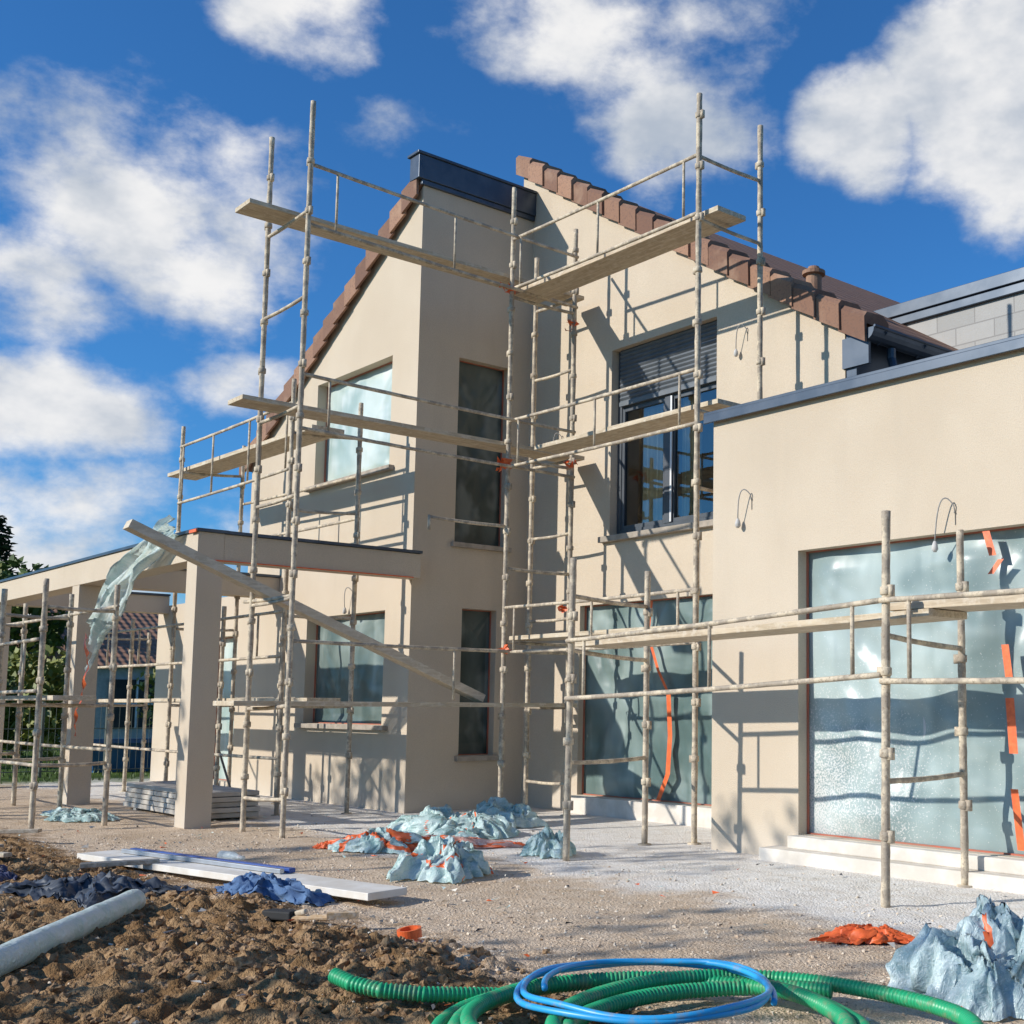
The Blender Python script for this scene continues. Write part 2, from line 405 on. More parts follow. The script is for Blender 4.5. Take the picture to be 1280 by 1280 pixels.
z.tube([(-7.08,9.0,4.6),(-7.08,9.0,4.5),(-7.03,8.98,4.38),(-7.1,8.95,4.22),(-7.18,8.95,4.1),(-7.18,8.95,3.5)],.045,10)
for yy in (8.8,9.4,10,10.7,11.4): z.tube([(-7.18,yy,4.72),(-7.08,yy,4.6),(-6.97,yy,4.7)],.012,5)
z.obj('zinc_gutter',[ZINC],house)
z=MB(); z.box(-9.2,1.4,11,16.5,3.5,5.70); z.obj('concrete_block_wall',[BLOCK],house)
z=MB(); z.box(-9.25,1.5,10.92,16.55,5.702,5.84); z.box(-9.22,1.48,10.95,10.99,5.60,5.70); z.obj('rear_coping',[ZINC],house,bevel=.006)
z=MB(); z.tube([(-8.6,9.6,5.5),(-8.6,9.6,5.86),(-8.6,9.6,5.87),(-8.6,9.6,5.91),(-8.6,9.6,5.92),(-8.6,9.6,5.96)],[.09,.085,.125,.125,.08,.06],16); z.obj('terracotta_vent',[TILE],house)
z=MB()
z.box(-15.3,-13.05,YA-.07,YA+.2,4.0,4.057); z.box(-15.32,-13.0,YA-.07,YA+.2,.92,.977)
z.box(XA-.2,XA+.06,7.6,8.42,3.08,3.137); z.box(XA-.2,XA+.06,7.73,8.31,.565,.627)
z.box(-11.05,-9.05,YC-.07,YC+.2,3.08,3.147)
z.obj('window_sills',[SILL],house,bevel=.005)
z=MB(); z.box(-6.95,-3.0,YD-.22,YD-.002,-.1,.10); z.box(-6.75,-3.3,YD-.10,YD+.21,.10,.197); z.box(-11.5,-8.25,YC-.12,YC+.2,-.1,.197)
z.obj('door_threshold',[simple('dusty_concrete',(.70,.65,.58),(.58,.53,.46),5,.95)],house,bevel=.008)
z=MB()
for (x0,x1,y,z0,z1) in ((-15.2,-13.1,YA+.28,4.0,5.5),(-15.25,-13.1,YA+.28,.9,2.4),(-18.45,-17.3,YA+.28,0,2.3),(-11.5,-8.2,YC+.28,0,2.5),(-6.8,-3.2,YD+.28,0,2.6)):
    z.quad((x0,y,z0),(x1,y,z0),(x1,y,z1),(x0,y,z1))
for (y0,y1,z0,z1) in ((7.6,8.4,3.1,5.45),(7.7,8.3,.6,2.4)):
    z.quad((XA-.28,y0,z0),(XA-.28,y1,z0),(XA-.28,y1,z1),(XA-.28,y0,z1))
z.obj('dark_shade_sheets',[DARK],house)  # flat dark sheets behind the openings, painted in place of indoor shade
z=MB()
for (x0,x1,y,z0,z1,n_) in ((-11.45,-8.3,YC+.22,.2,2.38,3),(-6.72,-3.3,YD+.22,.2,2.48,3)):
    for i in range(n_+1):
        xx=x0+(x1-x0)*i/n_; z.box(xx-.05,xx+.05,y-.02,y+.03,z0,z1)
    z.box(x0,x1,y-.015,y+.035,z0,z0+.09); z.box(x0,x1,y-.015,y+.035,z1-.09,z1); z.box(x0,x1,y-.012,y+.03,z1-.45,z1-.40)
z.obj('sliding_door_frames',[simple('white_frame_pvc',(.5,.52,.52),(.45,.46,.46))],house)
def film(name,axis,c,a0,a1,z0,z1,mat,amp=.03,seed=0,tape=.012,freq=1.0,par=house):
    n=110; m=max(20,int(n*(z1-z0)/(a1-a0))); m=min(m,180)
    mb=MB(); vs=[]
    for j in range(m+1):
        for i in range(n+1):
            u=i/n;v=j/m;a=a0+(a1-a0)*u;zz=z0+(z1-z0)*v
            e=min(1,12*min(u,1-u))*min(1,12*min(v,1-v))
            q=Vector((a*.9*freq+zz*.25,zz*.5*freq,seed*7.3))
            d=noise.noise(q*1.1)*.9
            def sr(q): # softened ridge
                return 1-2*math.sqrt(noise.noise(q)**2+.006)
            cr=Vector((a*2.6*freq-zz*1.1,zz*.55+a*.2,seed*3.1)); d+=sr(cr)*.22
            cr=Vector((a*1.5+zz*2.1,zz*.8-a*.5,seed*5.1)); d+=sr(cr*1.2)*.20
            an=math.atan2(z1-zz+.15,a-a0+.15); d+=sr(Vector((an*5,seed,0)))*.14*(1-u)
            an=math.atan2(z1-zz+.15,a1-a+.15); d+=sr(Vector((an*5,seed,3)))*.14*u
            d=(d-.2)*amp*e
            vs.append((a,c-d,zz) if axis=='y' else (c+d,a,zz))
    mb.add(vs,[(j*(n+1)+i,j*(n+1)+i+1,(j+1)*(n+1)+i+1,(j+1)*(n+1)+i) for j in range(m) for i in range(n)])
    o=mb.obj(name,[mat],par,smooth=True)
    if tape:
        tb=MB(); s=tape
        for (p,q,zz,ww) in ((a0,a1,z0,z0+s),(a0,a1,z1-s,z1),(a0,a0+s,z0+s,z1-s),(a1-s,a1,z0+s,z1-s)):
            if axis=='y': tb.box(p,q,c-.03,c-.012,zz,ww)
            else: tb.box(c+.012,c+.03,p,q,zz,ww)
        tb.obj('masking_tape',[ORED],par)
film('masking_film','y',YA+.16,-15.15,-13.17,4.06,5.42,PL_A,.08,1)
film('masking_film','y',YA+.16,-15.2,-13.15,.98,2.33,PL_L,.08,2)
film('masking_film','y',YA+.16,-18.4,-17.4,.12,2.2,PL_A,.07,3)
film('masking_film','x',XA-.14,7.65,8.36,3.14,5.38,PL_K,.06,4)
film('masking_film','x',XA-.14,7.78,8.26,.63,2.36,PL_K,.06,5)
film('masking_film','y',YC+.10,-11.45,-8.3,.2,2.38,PL_C,.15,6)
film('masking_film','y',YD+.13,-6.72,-3.3,.2,2.48,PL_D,.15,7,freq=1.1)
tb=MB()
def strip(pts,wd,axis='y'):
    for a,b in zip(pts[:-1],pts[1:]):
        dx=wd/2
        tb.quad((a[0]-dx,a[1],a[2]),(a[0]+dx,a[1],a[2]),(b[0]+dx,b[1],b[2]),(b[0]-dx,b[1],b[2]))
strip([(-10.15,YC-.01,2.36),(-10.22,YC-.0,2.0),(-10.02,YC-.02,1.6),(-9.86,YC-.01,1.35)],.045)
strip([(-9.86,YC-.01,1.35),(-9.84,YC,.9),(-9.86,YC-.01,.5),(-10.02,YC,.22)],.07)
strip([(-4.92,YD+.01,2.46),(-4.86,YD+.0,2.28)],.06);strip([(-4.8,YD+.01,2.25),(-4.88,YD+.0,2.15)],.05)
strip([(-4.78,YD+.01,1.65),(-4.74,YD+.0,1.38)],.06);strip([(-4.75,YD+.01,1.28),(-4.72,YD+.0,.90)],.07);strip([(-4.72,YD+.0,.66),(-4.68,YD+.01,.25)],.06)
tb.obj('orange_tape_seams',[ORANGE],house)
# big upstairs window
wn=empty('window'); wn.parent=house
fy=YC+.10
z=MB()
x0,x1,z0,z1=-10.92,-9.15,3.15,5.33
zs=4.70
z.box(x0+.002,x0+.07,fy,fy+.07,z0+.002,z1-.002); z.box(x1-.07,x1-.002,fy,fy+.07,z0+.002,z1-.002)
z.box(x0+.07,x1-.07,fy,fy+.07,z0+.002,z0+.07); z.box(x0+.07,x1-.07,fy,fy+.07,zs-.05,zs+.02)
xm=(x0+x1)/2
z.box(xm-.05,xm+.05,fy-.006,fy+.06,z0+.07,zs-.05)
for a,b in ((x0+.07,xm-.05),(xm+.05,x1-.07)):
    z.box(a,a+.045,fy+.012,fy+.06,z0+.07,zs-.05); z.box(b-.045,b,fy+.012,fy+.06,z0+.07,zs-.05)
    z.box(a+.045,b-.045,fy+.012,fy+.06,z0+.07,z0+.12); z.box(a+.045,b-.045,fy+.012,fy+.06,zs-.1,zs-.05)
z.obj('frame',[ANTH],wn,bevel=.004)
z=MB(); z.quad((x0+.1,fy+.035,z0+.1),(x1-.1,fy+.035,z0+.1),(x1-.1,fy+.035,zs-.08),(x0+.1,fy+.035,zs-.08)); z.obj('glass',[m_glass()],wn)
z=MB()
zz=z1
while zz>zs+.03:
    z.add([(x0+.07,fy-.02,zz),(x1-.07,fy-.02,zz),(x1-.07,fy-.035,zz-.025),(x0+.07,fy-.035,zz-.025),(x1-.07,fy-.015,zz-.047),(x0+.07,fy-.015,zz-.047)],[(0,1,2,3),(3,2,4,5)]); zz-=.05
z.box(x0+.07,x1-.07,fy-.04,fy-.01,zz-.02,zz+.03)
z.obj('roller_shutter',[SHUT],wn)
z=MB(); z.box(xm+.05,xm+.075,fy-.012,fy+.0,z0+.08,zs-.06); z.obj('white_seal',[simple('white_pvc',(.75,.75,.75),(.7,.7,.7))],wn)
z=MB()
z.quad((-11.2,9.9,2.9),(-8.9,9.9,2.9),(-8.9,9.9,5.3),(-11.2,9.9,5.3),0)
z.quad((-11.2,8.95,2.95),(-8.9,8.95,2.95),(-8.9,9.9,2.95),(-11.2,9.9,2.95),1)
z.quad((-11.2,8.95,2.95),(-11.2,9.9,2.95),(-11.2,9.9,5.3),(-11.2,8.95,5.3),0)
z.quad((-8.9,8.95,2.95),(-8.9,9.9,2.95),(-8.9,9.9,5.3),(-8.9,8.95,5.3),0)
z.quad((-11.2,8.95,5.3),(-8.9,8.95,5.3),(-8.9,9.9,5.3),(-11.2,9.9,5.3),0)
for (ca,cb,zb) in ((-10.60,-10.14,3.2),(-9.93,-9.62,3.2)):
    n=30; pv=[]
    for i in range(n+1):
        x=ca+(cb-ca)*i/n; yy=8.90+.018*math.sin(i*1.7)
        pv+=[(x,yy,zb),(x,yy,4.68)]
    z.add(pv,[(2*i,2*i+2,2*i+3,2*i+1) for i in range(n)],2)
z.obj('room',[simple('room_wall',(.34,.29,.2),(.18,.15,.10),1.5,.9),DARK,simple('curtain_cloth',(.74,.63,.43),(.6,.49,.3),3,.8)],wn)
WIRE=simple('grey_wire',(.35,.34,.32),(.28,.27,.26)); BULB=simple('lamp_holder',(.55,.53,.5),(.45,.43,.4))
def socket(x,yw,z,s=1):
    m=MB()
    pts=[(x+.05,yw,z+.0)]+[(x+.05-.12*s*k/10,yw-.02-.06*math.sin(math.pi*k/12),z+.12*s*math.sin(math.pi*(.15+.85*k/10))-.16*s*(k/10)**2) for k in range(11)]
    m.tube(pts,.005,6,0)
    e=pts[-1]
    m.tube([(e[0],e[1],e[2]+.02),(e[0],e[1],e[2]-.01),(e[0],e[1],e[2]-.04),(e[0],e[1],e[2]-.06)],[.010,.022,.026,.012],10,1)
    m.tube([(x+.05,yw-.001,z-.07),(x+.05,yw-.001,z+.02),(x+.05,yw-.02,z+.02)],.005,5,0)
    o=m.obj('hanging_light_socket',[WIRE,BULB],house,smooth=True)
socket(-7.3,YD,2.95); socket(-5.22,YD,2.60,1.25); socket(-8.74,YC,5.03); socket(-11.9,YC,4.4); socket(-14.0,YA,2.55)
# ---------------------------------------------------------------- pergola
per=empty('pergola')
p=MB()
for px in (-12.62,-16.35,-20.4): p.box(px,px+.27,4.6,4.86,-.3,2.649)
p.box(-24,-12.35,4.598,4.862,2.65,2.93)
for px in (-12.62,-16.35,-20.4): p.box(px+.004,px+.266,4.864,YA-.002,2.652,2.926)
p.obj('rendered_posts_and_beams',[STUC],per,bevel=.004)
p=MB(); p.box(-24.02,-12.32,4.575,4.89,2.932,2.962)
for px in (-12.62,-16.35,-20.4): p.box(px-.02,px+.3,4.892,YA-.003,2.93,2.960)
p.obj('zinc_capping',[ZINC],per)
p=MB(); p.box(-12.345,-12.335,4.7,7.0,2.645,2.657); p.box(-12.5,-12.32,4.56,4.573,2.92,2.95); p.obj('masking_tape',[ORANGE],per)
# ---------------------------------------------------------------- scaffolding
def pole(mb,x,y,z0,z1,tx=0,ty=0,off=0):
    n=int((z1-z0)/.07); pts=[];rr=[]
    for i in range(n+1):
        f=i/n; pts.append((x+tx*f,y+ty*f,z0+(z1-z0)*f)); rr.append(.0255+.006*abs(fbm(x*3,i*.35,y,2)))
    mb.tube(pts,rr,8,jit=.04)
    mb.tube([(x,y,z0-.03),(x,y,z0+.012)],.06,8)
    z=z0+.45+off
    while z<z1-.1:
        f=(z-z0)/(z1-z0); cx,cy=x+tx*f,y+ty*f
        mb.tube([(cx,cy,z-.028),(cx,cy,z-.022),(cx,cy,z+.022),(cx,cy,z+.028)],[.03,.038,.038,.03],10,jit=.05)
        mb.box(cx+.02,cx+.058,cy-.016,cy+.016,z-.04,z+.035) if random.random()<.5 else mb.box(cx-.058,cx-.02,cy-.016,cy+.016,z-.035,z+.03)
        z+=.5
def rail(mb,a,b,r=.018):
    a=Vector(a);b=Vector(b);n=max(2,int((b-a).length/.1))
    mb.tube([a.lerp(b,i/n)+Vector((0,0,-.01*math.sin(math.pi*i/n)+random.uniform(-.001,.001))) for i in range(n+1)],[r*(1+.15*abs(noise.noise(Vector((i*.4,a.x,a.z))))) for i in range(n+1)],7,jit=.05)
def guard(mb,a,b,dz,fr=(.1,.5,.9),ext=.0):
    a=Vector(a);b=Vector(b);up=Vector((0,0,dz))
    rail(mb,a,b);rail(mb,a-up,b-up)
    for f in fr:
        q=a.lerp(b,f); mb.tube([q,q-up*.5,q-up],.014,6,jit=.08)
def board(mb,a,b,width,side,th=.045,n=1):
    a=Vector(a);b=Vector(b);side=Vector(side)
    for k in range(n):
        w=width/n; o=side*(w*(k+.5)); j=random.uniform(-.06,.06)
        d=(b-a).normalized()
        mb.beam(a+o+d*j,b+o+d*random.uniform(-.06,.06)+Vector((0,0,random.uniform(-.008,.008))),w-.012,th+random.uniform(0,.006))
s1=empty('scaffolding'); m=MB()
P1=(-10.93,4.95);P2=(-11.76,4.93);P3=(-11.17,7.45);P4=(-11.9,8.28);P5=(-11.15,8.3)
pole(m,*P1,-.03,7.02,.02,0,0); pole(m,*P2,-.03,6.95,-.03,0,.1); pole(m,*P4,0,6.6,0,0,.2); pole(m,*P5,0,6.75,0,0,.05)
for zt in (5.93,5.08,4.02,3.17,2.2,1.2,.35): rail(m,(*P1,zt),(*P2,zt-.03)); rail(m,(*P4,zt),(*P5,zt))
rail(m,(P1[0],P1[1]-.02,6.40),(-11.1,8.3,6.40)); rail(m,(P1[0],P1[1],5.80),(-11.1,8.3,5.80))
m.tube([(-10.95,5.25,6.4),(-10.95,5.25,5.8)],.014,6); m.tube([(-11.02,6.62,6.4),(-11.02,6.62,5.8)],.014,6)
rail(m,(P1[0],P1[1],4.33),(-11.1,8.3,4.33)); rail(m,(P1[0],P1[1],3.81),(-11.1,8.3,3.81))
m.tube([(-10.95,5.25,4.33),(-10.95,5.25,3.81)],.014,6)
rail(m,(P1[0],P1[1],1.80),(-11.1,8.3,1.80)); m.tube([(-11.02,6.75,1.8),(-11.02,6.75,1.27)],.014,6)
rail(m,(P2[0]-.2,P2[1],2.22),(*P1,2.22)); 
m.obj('steel_frame',[POLE],s1,smooth=True)
m=MB()
board(m,(-11.60,4.55,6.0),(-11.60,8.5,6.0),.36,(1,0,0)); board(m,(-11.60,4.48,4.09),(-11.60,8.5,4.09),.36,(1,0,0)); board(m,(-11.65,4.5,1.22),(-11.65,8.45,1.22),.5,(1,0,0))
m.obj('boards',[BOARDY],s1,bevel=.004)
s2=empty('scaffolding'); m=MB()
P6=(-8.11,7.45);P7=(-8.14,8.3)
pole(m,*P3,0,7.0,0,0,.15); pole(m,*P6,0,6.96,0,0,.3); pole(m,*P7,0,6.95,0,0,.1)
for zt in (5.74,3.92,1.9): rail(m,(*P3,zt),(*P5,zt)); rail(m,(*P6,zt),(*P7,zt))
rail(m,(*P6,6.35),(*P7,6.38)); rail(m,(*P6,3.2),(*P7,3.2));rail(m,(*P3,2.7),(*P5,2.7))
guard(m,(*P3,6.40),(*P6,6.37),.57,(.05,.5,.93)); guard(m,(*P3,4.33),(*P6,4.31),.51,(.06,.5,.92)); guard(m,(*P3,2.27),(*P6,2.27),.48,(.06,.5,.92))
rail(m,(-11.17,7.45,3.16),(-11.17,6.5,3.16)); rail(m,(-11.17,6.5,3.18),(-11.17,6.5,3.02))
m.obj('steel_frame',[POLE],s2,smooth=True)
m=MB()
board(m,(-11.35,7.52,5.82),(-7.98,7.52,5.82),.38,(0,1,0)); board(m,(-10.9,7.56,4.0),(-7.95,7.56,4.0),.38,(0,1,0)); board(m,(-11.3,7.6,1.95),(-7.98,7.6,1.95),.38,(0,1,0))
m.obj('boards',[BOARD],s2,bevel=.004)
m=MB()
for (x,y,zc) in ((-11.2,7.42,5.83),(-11.2,7.42,3.84),(-11.18,8.28,5.6),(-11.18,8.28,3.95),(-11.18,8.28,2.3),(-11.1,7.42,1.83)):
    for k in range(8):
        a=Vector((x+random.uniform(-.07,.07),y+random.uniform(-.05,.05),zc+random.uniform(-.04,.04)))
        q=[a+Vector((random.uniform(-.07,.07),random.uniform(-.07,.07),random.uniform(-.045,.045))) for _ in range(4)]
        m.quad(*q)
m.obj('orange_film_scraps',[ORANGE],s2)
s3=empty('scaffolding'); m=MB()
F=[((-7.95,5.93),(-8.35,7.08),2.40),((-4.78,5.97),(-4.98,7.08),2.43),((-1.6,5.97),(-1.6,7.08),2.43)]
for a,b,zt in F:
    pole(m,*a,-.02,zt,.03,0,0); pole(m,*b,0,zt+.02,0,0,.1)
    rail(m,(*a,.76),(*b,.76)); rail(m,(*a,1.66),(*b,1.62)); rail(m,(*a,2.1),(*b,2.1)) if a[0]<-7 else None
guard(m,(-7.95,5.9,1.73),(-4.78,5.94,1.87),.46,(.07,.52,.93)); guard(m,(-4.78,5.94,1.87),(-1.6,5.94,1.87),.5,(.07,.5,.93))
m.obj('steel_frame',[POLE],s3,smooth=True)
m=MB()
board(m,(-8.15,6.12,1.72),(-4.5,6.12,1.79),.42,(0,1,0)); board(m,(-4.95,6.16,1.85),(-1.2,6.16,1.83),.42,(0,1,0))
m.obj('boards',[BOARD],s3,bevel=.004)
s4=empty('scaffolding'); m=MB()
for xo,xi in ((-13.2,-12.95),(-16.55,-16.25),(-19.7,-19.5)):
    top=4.9 if xo>-18 else 2.5
    pole(m,xo,5.9,0,top,0,0,0); pole(m,xi,6.6,0,top-.2,0,0,.2)
    for zt in (4.28,3.4,2.2,1.2): 
        if zt<top: rail(m,(xo,5.9,zt),(xi,6.6,zt))
pole(m,-14.9,5.9,0,2.4); pole(m,-14.8,6.6,0,2.3)
pole(m,-18.1,5.9,0,2.4); pole(m,-18.0,6.6,0,2.3)
guard(m,(-16.55,5.88,4.62),(-13.2,5.88,4.62),.76,(.03,.33,.66,.97))
guard(m,(-16.25,6.62,3.9),(-12.95,6.62,3.85),.5,(.5,))
guard(m,(-19.7,5.88,2.25),(-13.2,5.88,2.25),.5,(.1,.3,.5,.7,.9)); rail(m,(-19.7,5.88,.62),(-13.2,5.88,.62))
m.obj('steel_frame',[POLE],s4,smooth=True)
m=MB(); board(m,(-17.2,5.95,4.34),(-12.8,5.95,4.30),.4,(0,1,0)); board(m,(-20,5.95,1.26),(-12.7,5.95,1.26),.4,(0,1,0))
m.obj('boards',[BOARD],s4,bevel=.004)
s5=empty('scaffolding'); m=MB()
for x in (-13.1,-14.6,-16.4,-18.0):
    pole(m,x,3.45,-.02,2.42,0,0,0); pole(m,x-.15,4.15,-.02,2.42,0,0,.15)
    for zt in (.62,1.2,2.15): rail(m,(x,3.45,zt),(x-.15,4.15,zt))
guard(m,(-18,3.42,1.83),(-13.1,3.42,1.83),.5,(.1,.3,.5,.7,.9)); rail(m,(-18,3.45,.62),(-13.1,3.45,.62)); rail(m,(-18.1,4.15,.75),(-13.2,4.15,.75)); rail(m,(-18.1,4.15,2.2),(-13.2,4.15,2.2))
m.obj('steel_frame',[POLE],s5,smooth=True)
m=MB(); board(m,(-18.3,3.5,1.27),(-12.9,3.5,1.26),.4,(0,1,0)); m.obj('boards',[BOARD],s5,bevel=.004)
# leaning plank
a=Vector((-11.64,3.70,2.83)); b=Vector((-11.45,7.35,1.29))
m=MB(); m.beam(a,b,.18,.085); m.obj('leaning_plank',[m_wood('pale_plank',(.50,.42,.31),(.64,.56,.44),(9,1,9))],bevel=.004)
# plastic hanging from the pergola
m=MB(); n=90;k=24;vs=[]
for i in range(n+1):
    f=i/n
    c=Vector((-12.7,4.45,2.99)).lerp(Vector((-14.7,4.3,1.9)),f); c.z+=.18*math.sin(math.pi*f)-.05*f
    for j in range(k+1):
        g_=j/k-.5; wd=.20+.34*f
        q=Vector((f*2.2,g_*5,1))
        vs.append(c+Vector((.35*g_*wd+.04*noise.noise(q*1.5),.12*noise.noise(q*1.3)+.10*abs(noise.noise(Vector((f*2.5,g_*12,2))))+.03*abs(noise.noise(Vector((f*9,g_*18,2)))),g_*wd*1.2+.12*(f)*noise.noise(Vector((f*4,g_*6,5))))))
m.add(vs,[(i*(k+1)+j,i*(k+1)+j+1,(i+1)*(k+1)+j+1,(i+1)*(k+1)+j) for i in range(n) for j in range(k)],0)
vs=[]
for i in range(21):
    f=i/20; c=Vector((-14.75+.15*math.sin(f*5),4.3,2.0-1.15*f)); vs+= [c+Vector((-.025-.015*math.sin(i),0.02*math.cos(i),0)),c+Vector((.025,.02*math.sin(i*2),0))]
m.add(vs,[(2*i,2*i+1,2*i+3,2*i+2) for i in range(20)],1)
m.obj('hanging_plastic_film',[PL_H,ORANGE],smooth=True)
# ---------------------------------------------------------------- crumpled things
def crumple(name,x,y,rx,ry,h,mat,seed,rot=0,orange=0,n=80,fr=1.0,smooth=True,spiky=1.0):
    mb=MB(); vs=[];c,s_=math.cos(rot),math.sin(rot)
    sd=Vector((seed*3.7,seed*1.9,seed))
    def rg(q): return 1-2*abs(noise.noise(q))
    for j in range(n+1):
        for i in range(n+1):
            u=i/n*2-1;v=j/n*2-1
            a=u*math.sqrt(max(0,1-v*v/2)); b=v*math.sqrt(max(0,1-u*u/2))
            r=math.hypot(a,b); q=Vector((a*1.3*fr,b*1.3*fr,0))+sd
            q=q+Vector((noise.noise(q*1.7),noise.noise(q*1.7+Vector((7,7,7))),0))*.4
            ang=math.atan2(b,a)
            edge=1+.5*noise.noise(Vector((math.cos(ang)*1.4,math.sin(ang)*1.4,seed)))+.3*noise.noise(Vector((math.cos(ang)*5,math.sin(ang)*5,seed)))
            rid=.30+.36*rg(q*1.4)+.32*rg(Vector((q.x*3.0,q.y*1.6,1)))+.22*rg(Vector((q.x*2.4,q.y*5.6,2)))+.12*rg(q*8)*spiky
            fall=max(0,1-r**2.2)
            zz=h*(fall**.8)*max(.03,rid*.95)+.006+.02*abs(noise.noise(q*9))
            px=(a*edge+.24*noise.noise(q*1.5+Vector((9,0,0)))+.12*noise.noise(q*4)+.03*noise.noise(q*9))*rx
            py=(b*edge+.24*noise.noise(q*1.5+Vector((0,9,0)))+.12*noise.noise(q*4.3+Vector((0,0,5)))+.03*noise.noise(q*9+Vector((0,0,5))))*ry
            X=x+px*c-py*s_;Y=y+px*s_+py*c
            vs.append((X,Y,gh(X,Y)+max(.008,zz)))
    fs=[(j*(n+1)+i,j*(n+1)+i+1,(j+1)*(n+1)+i+1,(j+1)*(n+1)+i) for j in range(n) for i in range(n)]
    mb.add(vs,fs)
    if orange:
        for k in range(len(fs)):
            i=k%n;j=k//n
            q=Vector((i/n*3,j/n*3,seed*2))
            if abs(noise.noise(q*.8))<orange*.06: mb.m[k]=1
    return mb.obj(name,[mat,ORANGE],smooth=smooth)
BLUG=m_pile('blue_grey_film',(.34,.48,.50),(.62,.74,.74))
crumple('crumpled_plastic_film',-10.1,6.35,.60,.42,.21,PL_P,1,.4,.2)
crumple('crumpled_plastic_film',-10.9,6.5,.42,.3,.20,PL_P,21,.9,.0)
crumple('crumpled_plastic_film',-10.7,7.1,.45,.3,.24,PL_P,11,.4,.0)
crumple('crumpled_plastic_film',-9.5,5.15,.45,.26,.16,PL_P,2,.5,2.0)
crumple('crumpled_plastic_film',-9.4,5.8,.6,.22,.07,m_pile('pink_film',(.6,.25,.18),(.7,.5,.44)),12,.6,1)
crumple('crumpled_plastic_film',-7.78,4.72,.36,.30,.24,PL_P,3,.9,.4)
crumple('crumpled_plastic_film',-8.3,6.0,.22,.18,.19,PL_P,4)
crumple('crumpled_plastic_film',-14.2,4.2,.6,.3,.10,PL_P,14)
crumple('crumpled_plastic_film',-3.0,4.5,.45,.42,.34,BLUG,5,.3,.5,120,1.3)
crumple('crumpled_plastic_film',-2.7,4.8,.42,.4,.34,PL_P,15,.3,.8,100,1.3)
crumple('crumpled_orange_tape',-4.15,5.05,.26,.10,.08,ORANGE,6,.8)
crumple('crumpled_orange_tape',-9.9,4.9,.12,.07,.05,ORANGE,26,.8)
JEAN=simple('denim',(.07,.13,.25),(.11,.20,.36),12,.9,.5,150)
crumple('denim_cloth',-7.45,3.3,.36,.2,.14,JEAN,7,.5,spiky=.2)
crumple('dark_tarpaulin',-8.2,2.55,.60,.42,.08,simple('dark_tarp',(.045,.055,.07),(.07,.08,.10),5,.5,.4,20),8,.2,spiky=.2)
crumple('dark_tarpaulin',-9.6,2.15,.4,.2,.06,simple('navy_tarp',(.04,.045,.09),(.06,.06,.12),5,.5,.4,20),9,.2,spiky=.2)
m=MB(); a=Vector((-7.4,2.5,.10)); b=Vector((-5.4,1.02,.10)); n=40
m.tube([a.lerp(b,i/n) for i in range(n+1)],[.064*(1+.05*noise.noise(Vector((i*.4,0,0)))) for i in range(n+1)],28,jit=.015,cap=False)
m.tube([a.lerp(b,-.008),a.lerp(b,0),a.lerp(b,.03)],[.036,.062,.060],24,cap=False)
m.tube([a.lerp(b,-.006),a.lerp(b,.05)],.032,16,mi=1)
m.obj('roll_of_plastic_film',[m_pile('film_roll',(.60,.74,.66),(.78,.86,.80),3,1,.1),simple('cardboard',(.3,.2,.1))],smooth=True)
m=MB(); a=Vector((-10.1,3.12,.07)); b=Vector((-6.85,3.78,.07)); m.beam(a,b,.30,.045); m.obj('white_board',[simple('white_board',(.76,.73,.67),(.66,.61,.53),5,.7,.2)],bevel=.004)
m=MB(); a=Vector((-9.85,3.30,.112)); b=Vector((-7.95,3.68,.112)); m.beam(a,b,.05,.03,0); m.beam(a+Vector((0,-.07,0)),b+Vector((0,-.07,0)),.035,.03,1); 
m.obj('plasterers_straightedge',[simple('blue_paint',(.03,.10,.38),(.03,.08,.3),5,.4,.1),simple('aluminium',(.5,.52,.55),(.4,.42,.45),5,.35,.1,metal=.7)],bevel=.003)
m=MB(); q=Vector((-9.35,3.75,.08)); d=Vector((.28,.07,0)); m.tube([q,q+d*.1,q+d*.6,q+d*.8,q+d],[.02,.04,.04,.018,.015],12); m.obj('plastic_bottle',[m_pile('clear_bottle',(.45,.55,.6),(.6,.7,.75),3,.6)],smooth=True)
m=MB(); z0=gh(-6.55,3.0); m.beam((-6.72,2.98,z0+.04),(-6.5,3.04,z0+.05),.09,.05,0); m.beam((-6.5,3.04,z0+.06),(-6.42,3.06,z0+.08),.03,.03,1); m.obj('scrubbing_brush',[simple('black_bristle',(.02,.02,.02)),BOARD],bevel=.01)
m=MB(); z0=gh(-6.37,3.12)+.03; m.tube([(-6.5,3.02,z0),(-6.3,3.16,z0+.02)],.018,10,0); m.beam((-6.3,3.12,z0+.03),(-6.22,3.26,z0+.03),.05,.035,0); m.obj('wooden_mallet',[m_wood('tool_wood',(.45,.3,.16),(.55,.4,.25))])
def ring(name,c,ro,ri,h,mat,tilt=0):
    m=MB();n=28;vs=[]
    Rm=Matrix.Rotation(tilt,3,'X')
    for (r_,z_) in ((ri,0),(ro,0),(ro,h),(ri,h)):
        for i in range(n):
            a=2*math.pi*i/n; vs.append(Vector(c)+Rm@Vector((r_*math.cos(a),r_*math.sin(a),z_)))
    m.add(vs,[(k*n+i,k*n+(i+1)%n,((k+1)%4)*n+(i+1)%n,((k+1)%4)*n+i) for k in range(4) for i in range(n)])
    m.obj(name,[mat],smooth=False)
ring('roll_of_orange_tape',(-5.6,3.22,gh(-5.6,3.22)+.01),.06,.045,.05,ORANGE,.15)
m=MB()
